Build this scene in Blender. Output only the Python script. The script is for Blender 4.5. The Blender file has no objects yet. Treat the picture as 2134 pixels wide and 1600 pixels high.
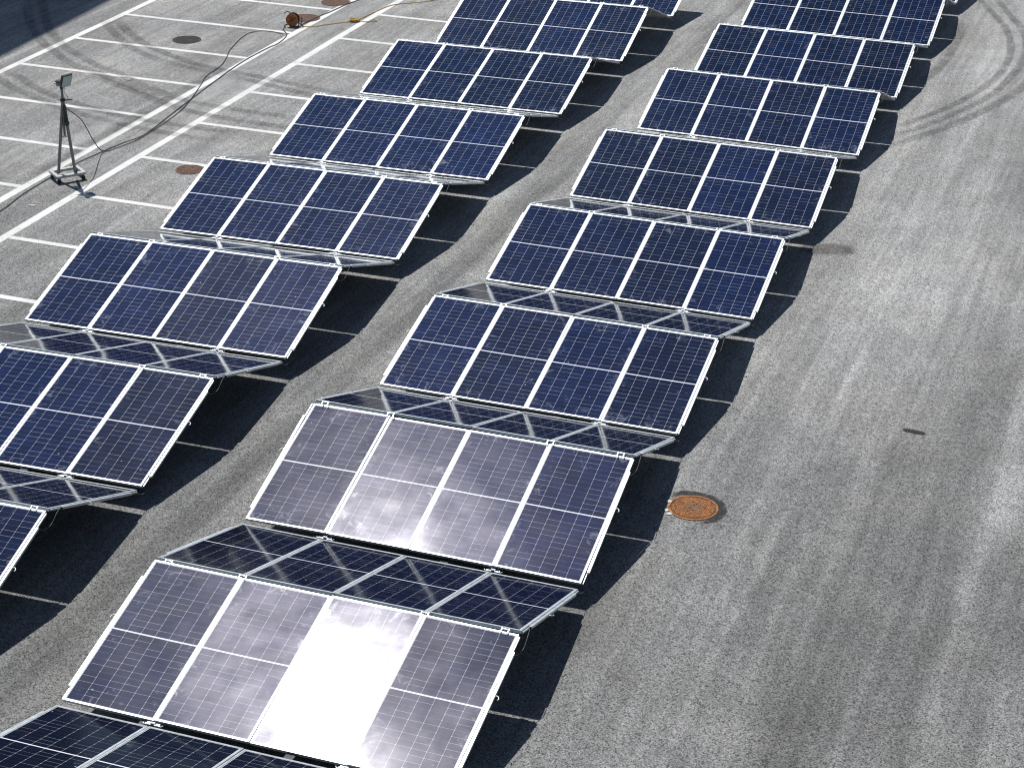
import bpy, bmesh, math, random
from mathutils import Vector, Matrix
import numpy as np

random.seed(7)
R = math.radians
scene = bpy.context.scene
col = scene.collection

# ------------------------------------------------------------------ measured layout (metres)
CAM=dict(loc=(9.8161,-14.9671,11.7391),yaw=0.34933,pitch=-0.44785,roll=0.01240,f=1.8735)
XL,AL,BR_,TR_,BL_,TL_=[-5.7784, 0.0044, 0.0276, -0.0081, 0.0357, 0.0067]
AM,CA,CB,CC,BAY,O1,O2=[0.0059, -9.3709, -8.3117, -13.7825, 2.2, 23.4328, 21.2407]
YR=[0.6614, 4.6443, 8.6644, 12.7175, 16.7523, 20.75, 24.7393, 28.7754]
ZR=[0.8709, 0.9778, 0.8534, 0.8597, 0.9062, 0.9516, 0.8551, 0.8931]
YV=[-1.3523, 2.6669, 6.6363, 10.6945, 14.7444, 18.7598, 22.7282, 26.7627, 30.7872]
ZV=[0.3168, 0.2864, 0.31, 0.2944, 0.2983, 0.2958, 0.2634, 0.2959, 0.2928]
LYR=[0.8512, 4.824, 8.8357, 12.8453, 16.871, 20.9034, 24.8972, 28.8809]
LZR=[0.9845, 0.8814, 0.9287, 0.8942, 0.8818, 0.8954, 0.9711, 0.9221]
LYV=[-1.127, 2.821, 6.8393, 10.8371, 14.8577, 18.8905, 22.9138, 26.8808, 30.8818]
LZV=[0.2838, 0.2613, 0.2743, 0.2765, 0.2792, 0.3013, 0.2824, 0.2852, 0.2872]
W = 4.2          # width of a wing: four modules
GAP = 0.054      # half the valley gap
RGAP = 0.062     # ridge gap
# one more fold beyond the eight, partly in view at the top
YR = YR + [YR[-1] + 4.02]; ZR = ZR + [0.90]
YV = YV + [YV[-1] + 4.03]; ZV = ZV + [0.29]


# ------------------------------------------------------------------ camera, sun, sky
cd = bpy.data.cameras.new('camera')
cam = bpy.data.objects.new('camera', cd); col.objects.link(cam); scene.camera = cam
yw, pt, rl = CAM['yaw'], CAM['pitch'], CAM['roll']
fwd = Vector((-math.sin(yw) * math.cos(pt), math.cos(yw) * math.cos(pt), math.sin(pt)))
rgt = Vector((math.cos(yw), math.sin(yw), 0)); upv = rgt.cross(fwd)
r2 = rgt * math.cos(rl) + upv * math.sin(rl); u2 = upv * math.cos(rl) - rgt * math.sin(rl)
m = Matrix((r2, u2, -fwd)).transposed().to_4x4(); m.translation = Vector(CAM['loc'])
cam.matrix_world = m
cd.sensor_fit = 'HORIZONTAL'; cd.sensor_width = 36; cd.lens = 36 * CAM['f']
cd.clip_start = 0.5; cd.clip_end = 3000

SUN = Vector((-0.3643, 0.332, 1)).normalized()
sl = bpy.data.lights.new('sun', 'SUN'); sl.energy = 4.6; sl.angle = R(0.5); sl.color = (1, 0.978, 0.945)
so = bpy.data.objects.new('sun', sl); col.objects.link(so)
so.rotation_euler = SUN.to_track_quat('Z', 'Y').to_euler(); so.location = (-20, 20, 50)

world = bpy.data.worlds.new('World'); scene.world = world; world.use_nodes = True
wt = world.node_tree; bg = wt.nodes['Background']
sky = wt.nodes.new('ShaderNodeTexSky'); sky.sky_type = 'NISHITA'; sky.sun_disc = False
sky.sun_elevation = math.asin(SUN.z); sky.sun_rotation = math.atan2(SUN.x, SUN.y) % (2 * math.pi)
sky.air_density = 1.0; sky.dust_density = 0.4; sky.ozone_density = 1.3
wt.links.new(sky.outputs[0], bg.inputs[0]); bg.inputs[1].default_value = 0.068
vs = scene.view_settings
vs.view_transform = 'Standard'; vs.look = 'None'; vs.gamma = 1; vs.exposure = 0.2
scene.cycles.filter_width = 1.15; scene.cycles.max_bounces = 6; scene.cycles.caustics_reflective = False


# ------------------------------------------------------------------ material helpers
class NT:
    def __init__(s, name):
        s.m = bpy.data.materials.new(name); s.m.use_nodes = True
        s.t = s.m.node_tree; s.p = s.t.nodes['Principled BSDF']

    def n(s, typ, **kw):
        nd = s.t.nodes.new('ShaderNode' + typ)
        for k, v in kw.items(): setattr(nd, k, v)
        return nd

    def put(s, sock, v):
        if isinstance(v, bpy.types.NodeSocket): s.t.links.new(v, sock)
        elif isinstance(v, (tuple, list)) and len(v) == 3 and sock.type == 'RGBA': sock.default_value = (*v, 1)
        else: sock.default_value = v

    def math(s, op, a, b=0.0, c=0.0, clamp=False):
        nd = s.n('Math', operation=op, use_clamp=clamp)
        for i, v in enumerate((a, b, c)): s.put(nd.inputs[i], v)
        return nd.outputs[0]

    def mix(s, f, a, b, mode='MIX'):
        nd = s.n('Mix', data_type='RGBA', blend_type=mode)
        s.put(nd.inputs[0], f); s.put(nd.inputs[6], a); s.put(nd.inputs[7], b)
        return nd.outputs[2]

    def noise(s, vec, scale, detail=3, rough=0.5, dist=0.0):
        nd = s.n('TexNoise'); s.put(nd.inputs['Vector'], vec)
        s.put(nd.inputs['Scale'], scale); s.put(nd.inputs['Detail'], detail)
        s.put(nd.inputs['Roughness'], rough); s.put(nd.inputs['Distortion'], dist)
        return nd.outputs[0]

    def ramp(s, f, stops, interp='LINEAR'):
        nd = s.n('ValToRGB'); s.put(nd.inputs[0], f); cr = nd.color_ramp; cr.interpolation = interp
        while len(cr.elements) < len(stops): cr.elements.new(0.5)
        for e, (p, c) in zip(cr.elements, stops):
            e.position = p; e.color = (c, c, c, 1) if not isinstance(c, (tuple, list)) else (*c, 1)
        return nd.outputs[0]

    def mapr(s, f, a, b, c, d, smooth=True):
        nd = s.n('MapRange'); nd.interpolation_type = 'SMOOTHSTEP' if smooth else 'LINEAR'
        for i, v in enumerate((f, a, b, c, d)): s.put(nd.inputs[i], v)
        return nd.outputs[0]

    def objco(s, scale=None, loc=None):
        o = s.n('TexCoord').outputs['Object']
        if scale or loc:
            mp = s.n('Mapping'); s.put(mp.inputs[0], o)
            if scale: mp.inputs['Scale'].default_value = scale
            if loc: mp.inputs['Location'].default_value = loc
            o = mp.outputs[0]
        return o

    def haze(s, f, rough, normal, vary):
        """faint broad gloss of the textured front glass, added to the clear reflection"""
        g = s.n('BsdfGlossy'); s.put(g.inputs['Roughness'], rough); s.put(g.inputs['Normal'], normal)
        s.put(g.inputs['Color'], s.mix(1.0, (f, f * .95, f * 1.10), vary, 'MULTIPLY'))
        a = s.n('AddShader'); s.t.links.new(s.p.outputs[0], a.inputs[0]); s.t.links.new(g.outputs[0], a.inputs[1])
        s.t.links.new(a.outputs[0], s.t.nodes['Material Output'].inputs[0])

    def set(s, **kw):
        al = dict(color='Base Color', rough='Roughness', metal='Metallic', spec='Specular IOR Level', normal='Normal',
                  coat='Coat Weight', coat_rough='Coat Roughness', coat_ior='Coat IOR', alpha='Alpha', ior='IOR',
                  trans='Transmission Weight', coat_normal='Coat Normal')
        for k, v in kw.items(): s.put(s.p.inputs[al[k]], v)
        return s.m


def simple(name, c, rough=0.6, metal=0.0, spec=0.5, var=0.15, scale=20, bump=0.0):
    t = NT(name); o = t.objco()
    nz = t.noise(o, scale, 4, 0.6)
    f = t.mapr(nz, 0.3, 0.7, 1 - var, 1 + var)
    cc = t.mix(1.0, c, f, 'MULTIPLY')
    t.set(color=cc, rough=t.mapr(nz, 0.3, 0.7, max(0, rough - .06), min(1, rough + .06)), metal=metal, spec=spec)
    if bump:
        b = t.n('Bump'); b.inputs['Strength'].default_value = bump; b.inputs['Distance'].default_value = 0.004
        t.put(b.inputs['Height'], nz); t.set(normal=b.outputs[0])
    return t.m


# asphalt ---------------------------------------------------------------
def asphalt():
    t = NT('asphalt'); o = t.objco()
    vo = t.n('TexVoronoi'); vo.feature = 'F1'; t.put(vo.inputs['Vector'], o); vo.inputs['Scale'].default_value = 78
    sep = t.n('SeparateColor'); t.put(sep.inputs[0], vo.outputs['Color'])
    chips = t.ramp(sep.outputs[0], [(0.0, 0.20), (0.22, 0.66), (0.55, 1.04), (1.0, 1.52)])
    v2 = t.n('TexVoronoi'); v2.feature = 'F1'; t.put(v2.inputs['Vector'], o); v2.inputs['Scale'].default_value = 27
    sep2 = t.n('SeparateColor'); t.put(sep2.inputs[0], v2.outputs['Color'])
    chips2 = t.ramp(sep2.outputs[1], [(0.0, 0.86), (0.5, 1.0), (1.0, 1.14)])
    # worn places show more or less of the aggregate
    mid = t.mapr(t.noise(o, 1.6, 3, 0.5), 0.3, 0.7, 0.93, 1.07)
    big = t.mapr(t.noise(o, 0.33, 4, 0.55, 0.4), 0.3, 0.7, 0.91, 1.09)
    streak = t.mapr(t.noise(t.objco(scale=(1.5, 0.12, 1)), 1.0, 2, 0.5), 0.3, 0.7, 0.85, 1.14)
    streak2 = t.mapr(t.noise(t.objco(scale=(7.5, 0.35, 1), loc=(3, 9, 0)), 1.0, 2, 0.5), 0.3, 0.7, 0.88, 1.12)
    xyz = t.n('SeparateXYZ'); t.put(xyz.inputs[0], o)
    wob = t.math('MULTIPLY', t.math('SUBTRACT', t.noise(t.objco(scale=(0.5, 0.33, 1)), 1.0, 4, 0.55), 0.5), 0.55)
    x = t.math('ADD', xyz.outputs[0], wob)
    # lengthwise laying lanes of the paving machine: a table over x, from -16 m to 16 m
    tab = [(-16, .95), (-9.3, .97), (-8.2, 1.0), (-2.6, 0.97), (-1.35, .95), (-1.02, .84), (-0.80, .56), (-0.68, .86), (-0.54, 1.14), (-0.2, 1.14),
           (0.6, 1.02), (4.4, 1.04), (5.2, 1.10), (5.78, 1.06), (5.88, 1.24), (5.98, 1.0), (6.70, 1.12), (6.86, .82), (7.4, .86), (7.9, .80), (8.10, .68),
           (8.26, 1.14), (8.7, 1.05), (9.6, .98), (11, 1.1), (16, 1.0)]
    fx = t.math('DIVIDE', t.math('ADD', x, 16.0), 32.0)
    lane = t.ramp(fx, [((a + 16) / 32, min(b / 1.3, 1)) for a, b in tab])
    lanem = t.math('MULTIPLY', lane, 1.3)
    keep = t.mapr(t.noise(t.objco(scale=(0.25, 0.12, 1), loc=(5, 2, 0)), 1.0, 3, 0.5), 0.35, 0.6, 0.55, 1.0)
    lanem = t.math('ADD', 1.0, t.math('MULTIPLY', t.math('SUBTRACT', lanem, 1.0), keep))
    v = t.math('MULTIPLY', chips, chips2)
    dv = t.n('TexVoronoi'); t.put(dv.inputs['Vector'], t.objco(loc=(0.3, 0.7, 0))); dv.inputs['Scale'].default_value = 0.85
    dsp = t.n('SeparateColor'); t.put(dsp.inputs[0], dv.outputs['Color'])
    dr = t.math('MULTIPLY', dsp.outputs[1], 0.05)
    wobble = t.math('MULTIPLY', t.noise(o, 14, 3), 0.05)
    drip = t.mapr(t.math('SUBTRACT', t.math('ADD', dv.outputs['Distance'], wobble), dr), 0.015, 0.04, 0.62, 1.0)
    # asphalt colour runs from darker at the near end to paler at the far end
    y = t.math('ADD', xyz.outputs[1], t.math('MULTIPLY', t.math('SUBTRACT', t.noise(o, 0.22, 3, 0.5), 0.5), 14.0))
    y_tone = t.mapr(y, 2.0, 16.0, 0.70, 1.10)
    for k in (y_tone, drip, mid, big, streak, streak2, lanem): v = t.math('MULTIPLY', v, k)
    v = t.math('MULTIPLY', v, 0.222)
    warm = t.mapr(t.noise(o, 0.5, 3, 0.5), 0.35, 0.65, 0, 1)
    tint = t.mix(warm, (1.0, 1.0, 0.985), (1.01, 1.0, 0.955))
    c = t.mix(1.0, v, tint, 'MULTIPLY')
    b = t.n('Bump'); b.inputs['Strength'].default_value = 0.35; b.inputs['Distance'].default_value = 0.006
    t.put(b.inputs['Height'], vo.outputs['Distance'])
    return t.set(color=c, rough=0.92, spec=0.25, normal=b.outputs[0])


def marking():
    t = NT('road_paint'); o = t.objco()
    vo = t.n('TexVoronoi'); t.put(vo.inputs['Vector'], o); vo.inputs['Scale'].default_value = 55
    sep = t.n('SeparateColor'); t.put(sep.inputs[0], vo.outputs['Color'])
    wear = t.mapr(t.math('MULTIPLY', t.noise(o, 3.0, 5, 0.65), t.math('ADD', 0.55, t.math('MULTIPLY', sep.outputs[0], 0.9))), 0.66, 0.82, 0, 0.6)
    c = t.mix(wear, (0.60, 0.595, 0.575), (0.28, 0.28, 0.27))
    c = t.mix(1.0, c, t.mapr(t.noise(o, 0.9, 4), 0.3, 0.7, 0.9, 1.06), 'MULTIPLY')
    return t.set(color=c, rough=0.8, spec=0.3)


def stain(name, dark, lo, hi, scale=9.0):
    """thin film of rubber or oil on the asphalt, fading to its edges (uv.x across, uv.y along)"""
    t = NT(name); uv = t.n('UVMap').outputs[0]
    s = t.n('SeparateXYZ'); t.put(s.inputs[0], uv)
    a = t.math('ABSOLUTE', t.math('SUBTRACT', s.outputs[0], 0.5))
    e = t.mapr(a, 0.22, 0.5, 1, 0)
    l = t.math('ABSOLUTE', t.math('SUBTRACT', s.outputs[1], 0.5))
    e2 = t.mapr(l, 0.32, 0.5, 1, 0)
    nz = t.noise(t.objco(), scale, 5, 0.7)
    vo = t.n('TexVoronoi'); t.put(vo.inputs['Vector'], t.objco()); vo.inputs['Scale'].default_value = 60
    sp = t.n('SeparateColor'); t.put(sp.inputs[0], vo.outputs['Color'])
    g = t.math('MULTIPLY', t.mapr(nz, 0.25, 0.7, lo, hi), t.math('ADD', 0.55, t.math('MULTIPLY', sp.outputs[0], 0.8)))
    al = t.math('MULTIPLY', t.math('MULTIPLY', e, e2), g, clamp=True)
    return t.set(color=dark, rough=0.85, spec=0.3, alpha=al)


# photovoltaic glass: cells under glass --------------------------------
def pv_glass():
    t = NT('pv_glass'); uv = t.n('UVMap').outputs[0]
    s = t.n('SeparateXYZ'); t.put(s.inputs[0], uv); u, v = s.outputs[0], s.outputs[1]
    inf = t.n('ObjectInfo'); rnd = inf.outputs['Random']
    B = 0.008; cw = (0.997 - 2 * B) / 6; HL = (1.998 - 2 * B - 0.018) / 2; ch = HL / 12
    cx = t.math('DIVIDE', t.math('SUBTRACT', u, B), cw)
    dx = t.math('MULTIPLY', t.math('SUBTRACT', 0.5, t.math('ABSOLUTE', t.math('SUBTRACT', t.math('FRACT', cx), 0.5))), cw)
    vv = t.math('SUBTRACT', v, B)
    up = t.math('GREATER_THAN', vv, HL + 0.009)
    vr = t.math('SUBTRACT', vv, t.math('MULTIPLY', up, HL + 0.018))
    cy = t.math('DIVIDE', vr, ch)
    dy = t.math('MULTIPLY', t.math('SUBTRACT', 0.5, t.math('ABSOLUTE', t.math('SUBTRACT', t.math('FRACT', cy), 0.5))), ch)
    # which cell: random tone and random visibility of its ribbon joints
    cid = t.n('CombineXYZ'); t.put(cid.inputs[0], t.math('FLOOR', cx))
    t.put(cid.inputs[1], t.math('ADD', t.math('FLOOR', t.math('ADD', cy, 0.5)), t.math('MULTIPLY', up, 40.0)))
    t.put(cid.inputs[2], t.math('MULTIPLY', rnd, 97.0))
    wn = t.n('TexWhiteNoise', noise_dimensions='3D'); t.put(wn.inputs[0], cid.outputs[0])
    cid2 = t.n('CombineXYZ'); t.put(cid2.inputs[0], t.math('ADD', t.math('FLOOR', cx), 11.0))
    t.put(cid2.inputs[1], t.math('ADD', t.math('FLOOR', cy), t.math('MULTIPLY', up, 40.0))); t.put(cid2.inputs[2], t.math('MULTIPLY', rnd, 51.0))
    wn2 = t.n('TexWhiteNoise', noise_dimensions='3D'); t.put(wn2.inputs[0], cid2.outputs[0])
    lx = t.math('MULTIPLY', t.math('LESS_THAN', dx, 0.0016), 0.62)
    ly = t.math('MULTIPLY', t.math('LESS_THAN', dy, 0.0011), t.mapr(wn.outputs[0], 0.3, 0.8, 0.08, 0.8))
    dia = t.math('LESS_THAN', t.math('ADD', dx, dy), 0.0065)
    out = t.math('MAXIMUM', t.math('GREATER_THAN', cx, 6.0), t.math('LESS_THAN', cx, 0.0))
    mid = t.math('LESS_THAN', t.math('ABSOLUTE', t.math('SUBTRACT', vv, HL + 0.009)), 0.0085)
    end = t.math('MAXIMUM', t.math('LESS_THAN', vv, 0.0), t.math('GREATER_THAN', vv, 2 * HL + 0.018))
    solid = t.math('MAXIMUM', t.math('MAXIMUM', out, mid), end)
    line = t.math('MAXIMUM', t.math('MAXIMUM', lx, ly), t.math('MAXIMUM', solid, dia))
    # fine busbars: ten to a cell, and finger lines
    bb = t.math('ABSOLUTE', t.math('SUBTRACT', t.math('FRACT', t.math('MULTIPLY', cx, 10.0)), 0.5))
    bus = t.math('MULTIPLY', t.math('LESS_THAN', bb, 0.035), 0.10)
    off = t.n('CombineXYZ'); t.put(off.inputs[0], t.math('MULTIPLY', rnd, 31.0)); t.put(off.inputs[1], t.math('MULTIPLY', rnd, 17.0))
    vec = t.n('VectorMath', operation='ADD'); t.put(vec.inputs[0], uv); t.put(vec.inputs[1], off.outputs[0]); vec = vec.outputs[0]
    tone = t.math('MULTIPLY', t.mapr(wn2.outputs[0], 0, 1, 0.86, 1.14, False), t.mapr(rnd, 0, 1, 0.82, 1.14, False))
    tone = t.math('MULTIPLY', tone, t.mapr(t.noise(vec, 2.2, 4, 0.6), 0.3, 0.7, 0.8, 1.2))
    hue = t.mix(t.noise(vec, 1.6, 2), (0.0016, 0.0048, 0.0205), (0.0026, 0.0050, 0.0165))
    hue = t.mix(t.mapr(inf.outputs['Random'], 0.0, 1.0, 0.0, 0.5), hue, (0.0016, 0.0048, 0.0245))
    cell = t.mix(1.0, hue, tone, 'MULTIPLY')
    cell = t.mix(bus, cell, (0.12, 0.13, 0.17))
    thin = t.mix(t.math('MAXIMUM', t.math('MAXIMUM', lx, ly), dia), cell, (0.40, 0.41, 0.45))
    c = t.mix(solid, thin, (0.66, 0.67, 0.70))
    seal = t.math('MAXIMUM', t.math('GREATER_THAN', t.math('ABSOLUTE', t.math('SUBTRACT', u, 0.4985)), 0.4952), t.math('GREATER_THAN', t.math('ABSOLUTE', t.math('SUBTRACT', v, 0.999)), 0.9952))
    c = t.mix(seal, c, (0.06, 0.06, 0.065))
    # wiped dirt, drying marks, bird droppings
    sm = t.noise(vec, 4.5, 6, 0.72, 1.4)
    edge = t.math('MAXIMUM', t.math('ABSOLUTE', t.math('SUBTRACT', t.math('DIVIDE', u, 0.997), 0.5)), t.math('ABSOLUTE', t.math('SUBTRACT', t.math('DIVIDE', v, 1.998), 0.5)))
    smm = t.mapr(t.math('ADD', sm, t.mapr(edge, 0.2, 0.5, 0.0, 0.13)), 0.66, 0.84, 0.0, 0.42)
    fine = t.mapr(t.noise(vec, 38.0, 3, 0.6), 0.72, 0.80, 0.0, 0.35)
    drop = t.n('TexVoronoi'); t.put(drop.inputs['Vector'], vec); drop.inputs['Scale'].default_value = 2.6
    sp = t.math('MULTIPLY', t.mapr(drop.outputs['Distance'], 0.018, 0.034, 0.8, 0.0), 0.8)
    dirt = t.math('ADD', t.math('MAXIMUM', t.math('MULTIPLY', t.math('MAXIMUM', smm, fine), 0.42), sp), 0.003, clamp=True)
    c2 = t.mix(dirt, c, (0.36, 0.39, 0.45))
    metal = t.math('MULTIPLY', t.math('SUBTRACT', 1.0, line), t.math('SUBTRACT', 0.9, t.math('MULTIPLY', dirt, 2.0)), clamp=True)
    # slight unevenness of the sheet
    b = t.n('Bump'); b.inputs['Strength'].default_value = 1.0; b.inputs['Distance'].default_value = 0.0026
    t.put(b.inputs['Height'], t.noise(vec, 1.35, 2, 0.45))
    rg = t.math('ADD', t.mapr(t.noise(vec, 3.0, 5, 0.65), 0.3, 0.7, 0.065, 0.085), t.math('MULTIPLY', dirt, 0.2))
    t.p.inputs['Specular Tint'].default_value = (0.12, 0.30, 0.42, 1)
    t.set(color=c2, rough=0.62, metal=metal, spec=0.1, coat=1.0, coat_rough=rg, coat_ior=1.165, coat_normal=b.outputs[0]), t.haze(0.0030, 0.20, b.outputs[0], t.mapr(t.noise(vec, 2.0, 4, 0.6), 0.3, 0.7, 0.75, 1.25))
    return t.m


def aluminium():
    t = NT('anodised_aluminium'); o = t.objco()
    nz = t.noise(o, 9, 4, 0.6)
    c = t.mix(1.0, (0.54, 0.575, 0.59), t.mapr(nz, 0.3, 0.7, 0.86, 1.08), 'MULTIPLY')
    return t.set(color=c, rough=t.mapr(nz, 0.3, 0.7, 0.42, 0.5), metal=0.55, spec=0.5)


def cast_iron(name, a, b, centre=None):
    t = NT(name); o = t.objco()
    nz = t.noise(o, 5, 6, 0.7, 0.6); n2 = t.noise(o, 34, 4, 0.7)
    c = t.mix(t.mapr(nz, 0.32, 0.68, 0, 1), a, b)
    if centre:   # the worn middle of the lid
        ln = t.n('VectorMath', operation='LENGTH'); t.put(ln.inputs[0], o)
        w_ = t.mapr(t.math('ADD', ln.outputs['Value'], t.math('MULTIPLY', t.math('SUBTRACT', nz, 0.5), 0.35)), 0.02, 0.20, 0.85, 0.0)
        c = t.mix(w_, c, centre)
    c = t.mix(1.0, c, t.mapr(n2, 0.3, 0.7, 0.55, 1.4), 'MULTIPLY')
    return t.set(color=c, rough=0.8, metal=0.1, spec=0.3)


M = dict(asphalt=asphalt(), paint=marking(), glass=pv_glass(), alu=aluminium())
M['rubber_mark'] = stain('tyre_rubber', (0.035, 0.035, 0.036), 0.10, 0.36, 3.0)
M['rubber_faint'] = stain('tyre_rubber_faint', (0.04, 0.04, 0.04), 0.07, 0.34, 2.0)
M['oil'] = stain('oil_film', (0.06, 0.05, 0.042), 0.25, 0.5, 5.0)
M['oil_dark'] = stain('oil_dark', (0.02, 0.02, 0.02), 0.6, 1.3, 14.0)
M['soot'] = stain('worn_bitumen', (0.025, 0.025, 0.025), 0.2, 1.3, 16.0)
M['backsheet'] = simple('backsheet', (0.55, 0.55, 0.56), 0.6)
M['black'] = simple('black_plastic', (0.018, 0.018, 0.02), 0.5)
M['cable'] = simple('cable_rubber', (0.02, 0.021, 0.023), 0.55)
M['greycable'] = simple('grey_cable', (0.10, 0.105, 0.11), 0.5)
M['steel'] = simple('galvanised_steel', (0.20, 0.21, 0.20), 0.5, 0.5)
M['steel_light'] = simple('pale_steel', (0.40, 0.42, 0.41), 0.5, 0.3)
M['darksteel'] = simple('dark_steel', (0.05, 0.055, 0.055), 0.5, 0.3)
M['orange'] = simple('orange_reel', (0.30, 0.105, 0.012), 0.5, var=0.3, scale=14)
M['darkorange'] = simple('reel_back', (0.16, 0.055, 0.008), 0.55, var=0.3)
M['rust_orange'] = cast_iron('rust_orange', (0.36, 0.145, 0.042), (0.22, 0.095, 0.042), (0.17, 0.10, 0.06))
M['rust_groove'] = simple('rust_groove', (0.075, 0.04, 0.025), 0.9)
M['iron_dark'] = cast_iron('iron_dark', (0.045, 0.038, 0.032), (0.026, 0.025, 0.022))
M['iron_brown'] = cast_iron('iron_brown', (0.17, 0.095, 0.068), (0.11, 0.066, 0.052))
M['concrete'] = simple('concrete_bits', (0.5, 0.5, 0.48), 0.9, bump=0.5)
M['rope'] = simple('yellow_rope', (0.42, 0.26, 0.06), 0.8, var=0.3)
M['rope_bright'] = simple('yellow_rope_coil', (0.45, 0.25, 0.04), 0.8, var=0.3)
M['white'] = simple('white_scrap', (0.8, 0.8, 0.8), 0.6)
M['wall'] = simple('render_wall', (0.42, 0.42, 0.40), 0.9, scale=3)
M['winglass'] = simple('window_glass', (0.03, 0.04, 0.05), 0.1)
lg = NT('lamp_glass'); lg.set(color=(0.42, 0.52, 0.50), rough=0.12, spec=0.6); M['lampglass'] = lg.m


# ------------------------------------------------------------------ mesh helpers
def bx(bm, x0, x1, y0, y1, z0, z1, M4=None):
    vs_ = [bm.verts.new(((x0, x1)[i & 1], (y0, y1)[i >> 1 & 1], (z0, z1)[i >> 2])) for i in range(8)]
    for f in ((0, 2, 3, 1), (4, 5, 7, 6), (0, 1, 5, 4), (2, 6, 7, 3), (0, 4, 6, 2), (1, 3, 7, 5)):
        bm.faces.new([vs_[i] for i in f])
    if M4 is not None:
        for v in vs_: v.co = M4 @ v.co
    return vs_


def bar(bm, a, b, w, h=None, up=(0, 0, 1)):
    a, b = Vector(a), Vector(b); d = b - a; L = d.length; d.normalize()
    h = h or w; u = Vector(up)
    if abs(d.dot(u)) > 0.97: u = Vector((0, 1, 0))
    x = u.cross(d).normalized(); y = d.cross(x)
    mm = Matrix((x, y, d)).transposed().to_4x4(); mm.translation = a
    return bx(bm, -w / 2, w / 2, -h / 2, h / 2, 0, L, mm)


def smooth_path(pts, n=6):
    P = [Vector(p) for p in pts]
    if len(P) < 3: return P
    out = []
    for i in range(len(P) - 1):
        p0 = P[max(i - 1, 0)]; p1 = P[i]; p2 = P[i + 1]; p3 = P[min(i + 2, len(P) - 1)]
        for k in range(n):
            s = k / n
            out.append(0.5 * ((2 * p1) + (p2 - p0) * s + (2 * p0 - 5 * p1 + 4 * p2 - p3) * s * s + (3 * p1 - p0 - 3 * p2 + p3) * s ** 3))
    out.append(P[-1]); return out


def tube(bm, pts, r, seg=6):
    P = [Vector(p) for p in pts]; rings = []
    x = None
    for i, p in enumerate(P):
        d = (P[min(i + 1, len(P) - 1)] - P[max(i - 1, 0)])
        if d.length < 1e-9: d = Vector((0, 0, 1))
        d.normalize()
        if x is None:
            u = Vector((0, 0, 1)) if abs(d.z) < 0.9 else Vector((1, 0, 0))
            x = u.cross(d).normalized()
        else:
            x = (x - d * x.dot(d))
            x = x.normalized() if x.length > 1e-6 else Vector((1, 0, 0)).cross(d).normalized()
        y = d.cross(x)
        rings.append([bm.verts.new(p + x * r * math.cos(2 * math.pi * k / seg) + y * r * math.sin(2 * math.pi * k / seg)) for k in range(seg)])
    for a, b in zip(rings, rings[1:]):
        for k in range(seg): bm.faces.new((a[k], a[(k + 1) % seg], b[(k + 1) % seg], b[k]))
    bm.faces.new(rings[0][::-1]); bm.faces.new(rings[-1])


def disc(bm, c, axis, r, h, seg=40, r_in=0.0):
    """a cylinder (or a ring when r_in) from c along axis"""
    d = Vector(axis).normalized(); u = Vector((0, 0, 1)) if abs(d.z) < 0.9 else Vector((1, 0, 0))
    x = u.cross(d).normalized(); y = d.cross(x); c = Vector(c)
    ring = lambda rr, t: [bm.verts.new(c + d * t + (x * math.cos(2 * math.pi * k / seg) + y * math.sin(2 * math.pi * k / seg)) * rr) for k in range(seg)]
    a, b = ring(r, 0), ring(r, h)
    for k in range(seg): bm.faces.new((a[k], a[(k + 1) % seg], b[(k + 1) % seg], b[k]))
    if r_in:
        e, f = ring(r_in, 0), ring(r_in, h)
        for k in range(seg):
            j = (k + 1) % seg
            bm.faces.new((b[k], b[j], f[j], f[k])); bm.faces.new((a[j], a[k], e[k], e[j])); bm.faces.new((f[k], f[j], e[j], e[k]))
    else:
        bm.faces.new(b); bm.faces.new(a[::-1])


def mesh(name, bm, mat, smooth=False, bevel=0.0):
    if bevel:
        bmesh.ops.bevel(bm, geom=list(bm.edges), offset=bevel, segments=1, affect='EDGES', profile=0.5)
    bmesh.ops.recalc_face_normals(bm, faces=bm.faces)
    me = bpy.data.meshes.new(name); bm.to_mesh(me); bm.free(); me.materials.append(mat)
    if smooth:
        for p in me.polygons: p.use_smooth = True
    return me


def link(name, me, parent=None, mat=None):
    o = bpy.data.objects.new(name, me); col.objects.link(o)
    if parent: o.parent = parent
    if mat is not None: o.matrix_local = mat
    return o


def tag(o, label=None, cat=None, group=None, kind=None):
    for k, v in (('label', label), ('category', cat), ('group', group), ('kind', kind)):
        if v: o[k] = v
    return o


def empty(name, loc=(0, 0, 0)):
    o = bpy.data.objects.new(name, None); col.objects.link(o); o.location = loc; o.empty_display_size = 0.2
    return o


# ------------------------------------------------------------------ ground and markings
bm = bmesh.new()
N = 24
vs_ = [[bm.verts.new((-600 + 1200 * i / N, -600 + 1200 * j / N, 0)) for j in range(N + 1)] for i in range(N + 1)]
for i in range(N):
    for j in range(N): bm.faces.new((vs_[i][j], vs_[i + 1][j], vs_[i + 1][j + 1], vs_[i][j + 1]))
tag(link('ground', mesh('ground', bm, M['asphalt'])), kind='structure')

ca, sa = math.cos(AM), math.sin(AM)
def mk(c, s):  # marking frame: c across the long lines, s along them
    return Vector((c * ca - s * sa, c * sa + s * ca, 0))


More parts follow.
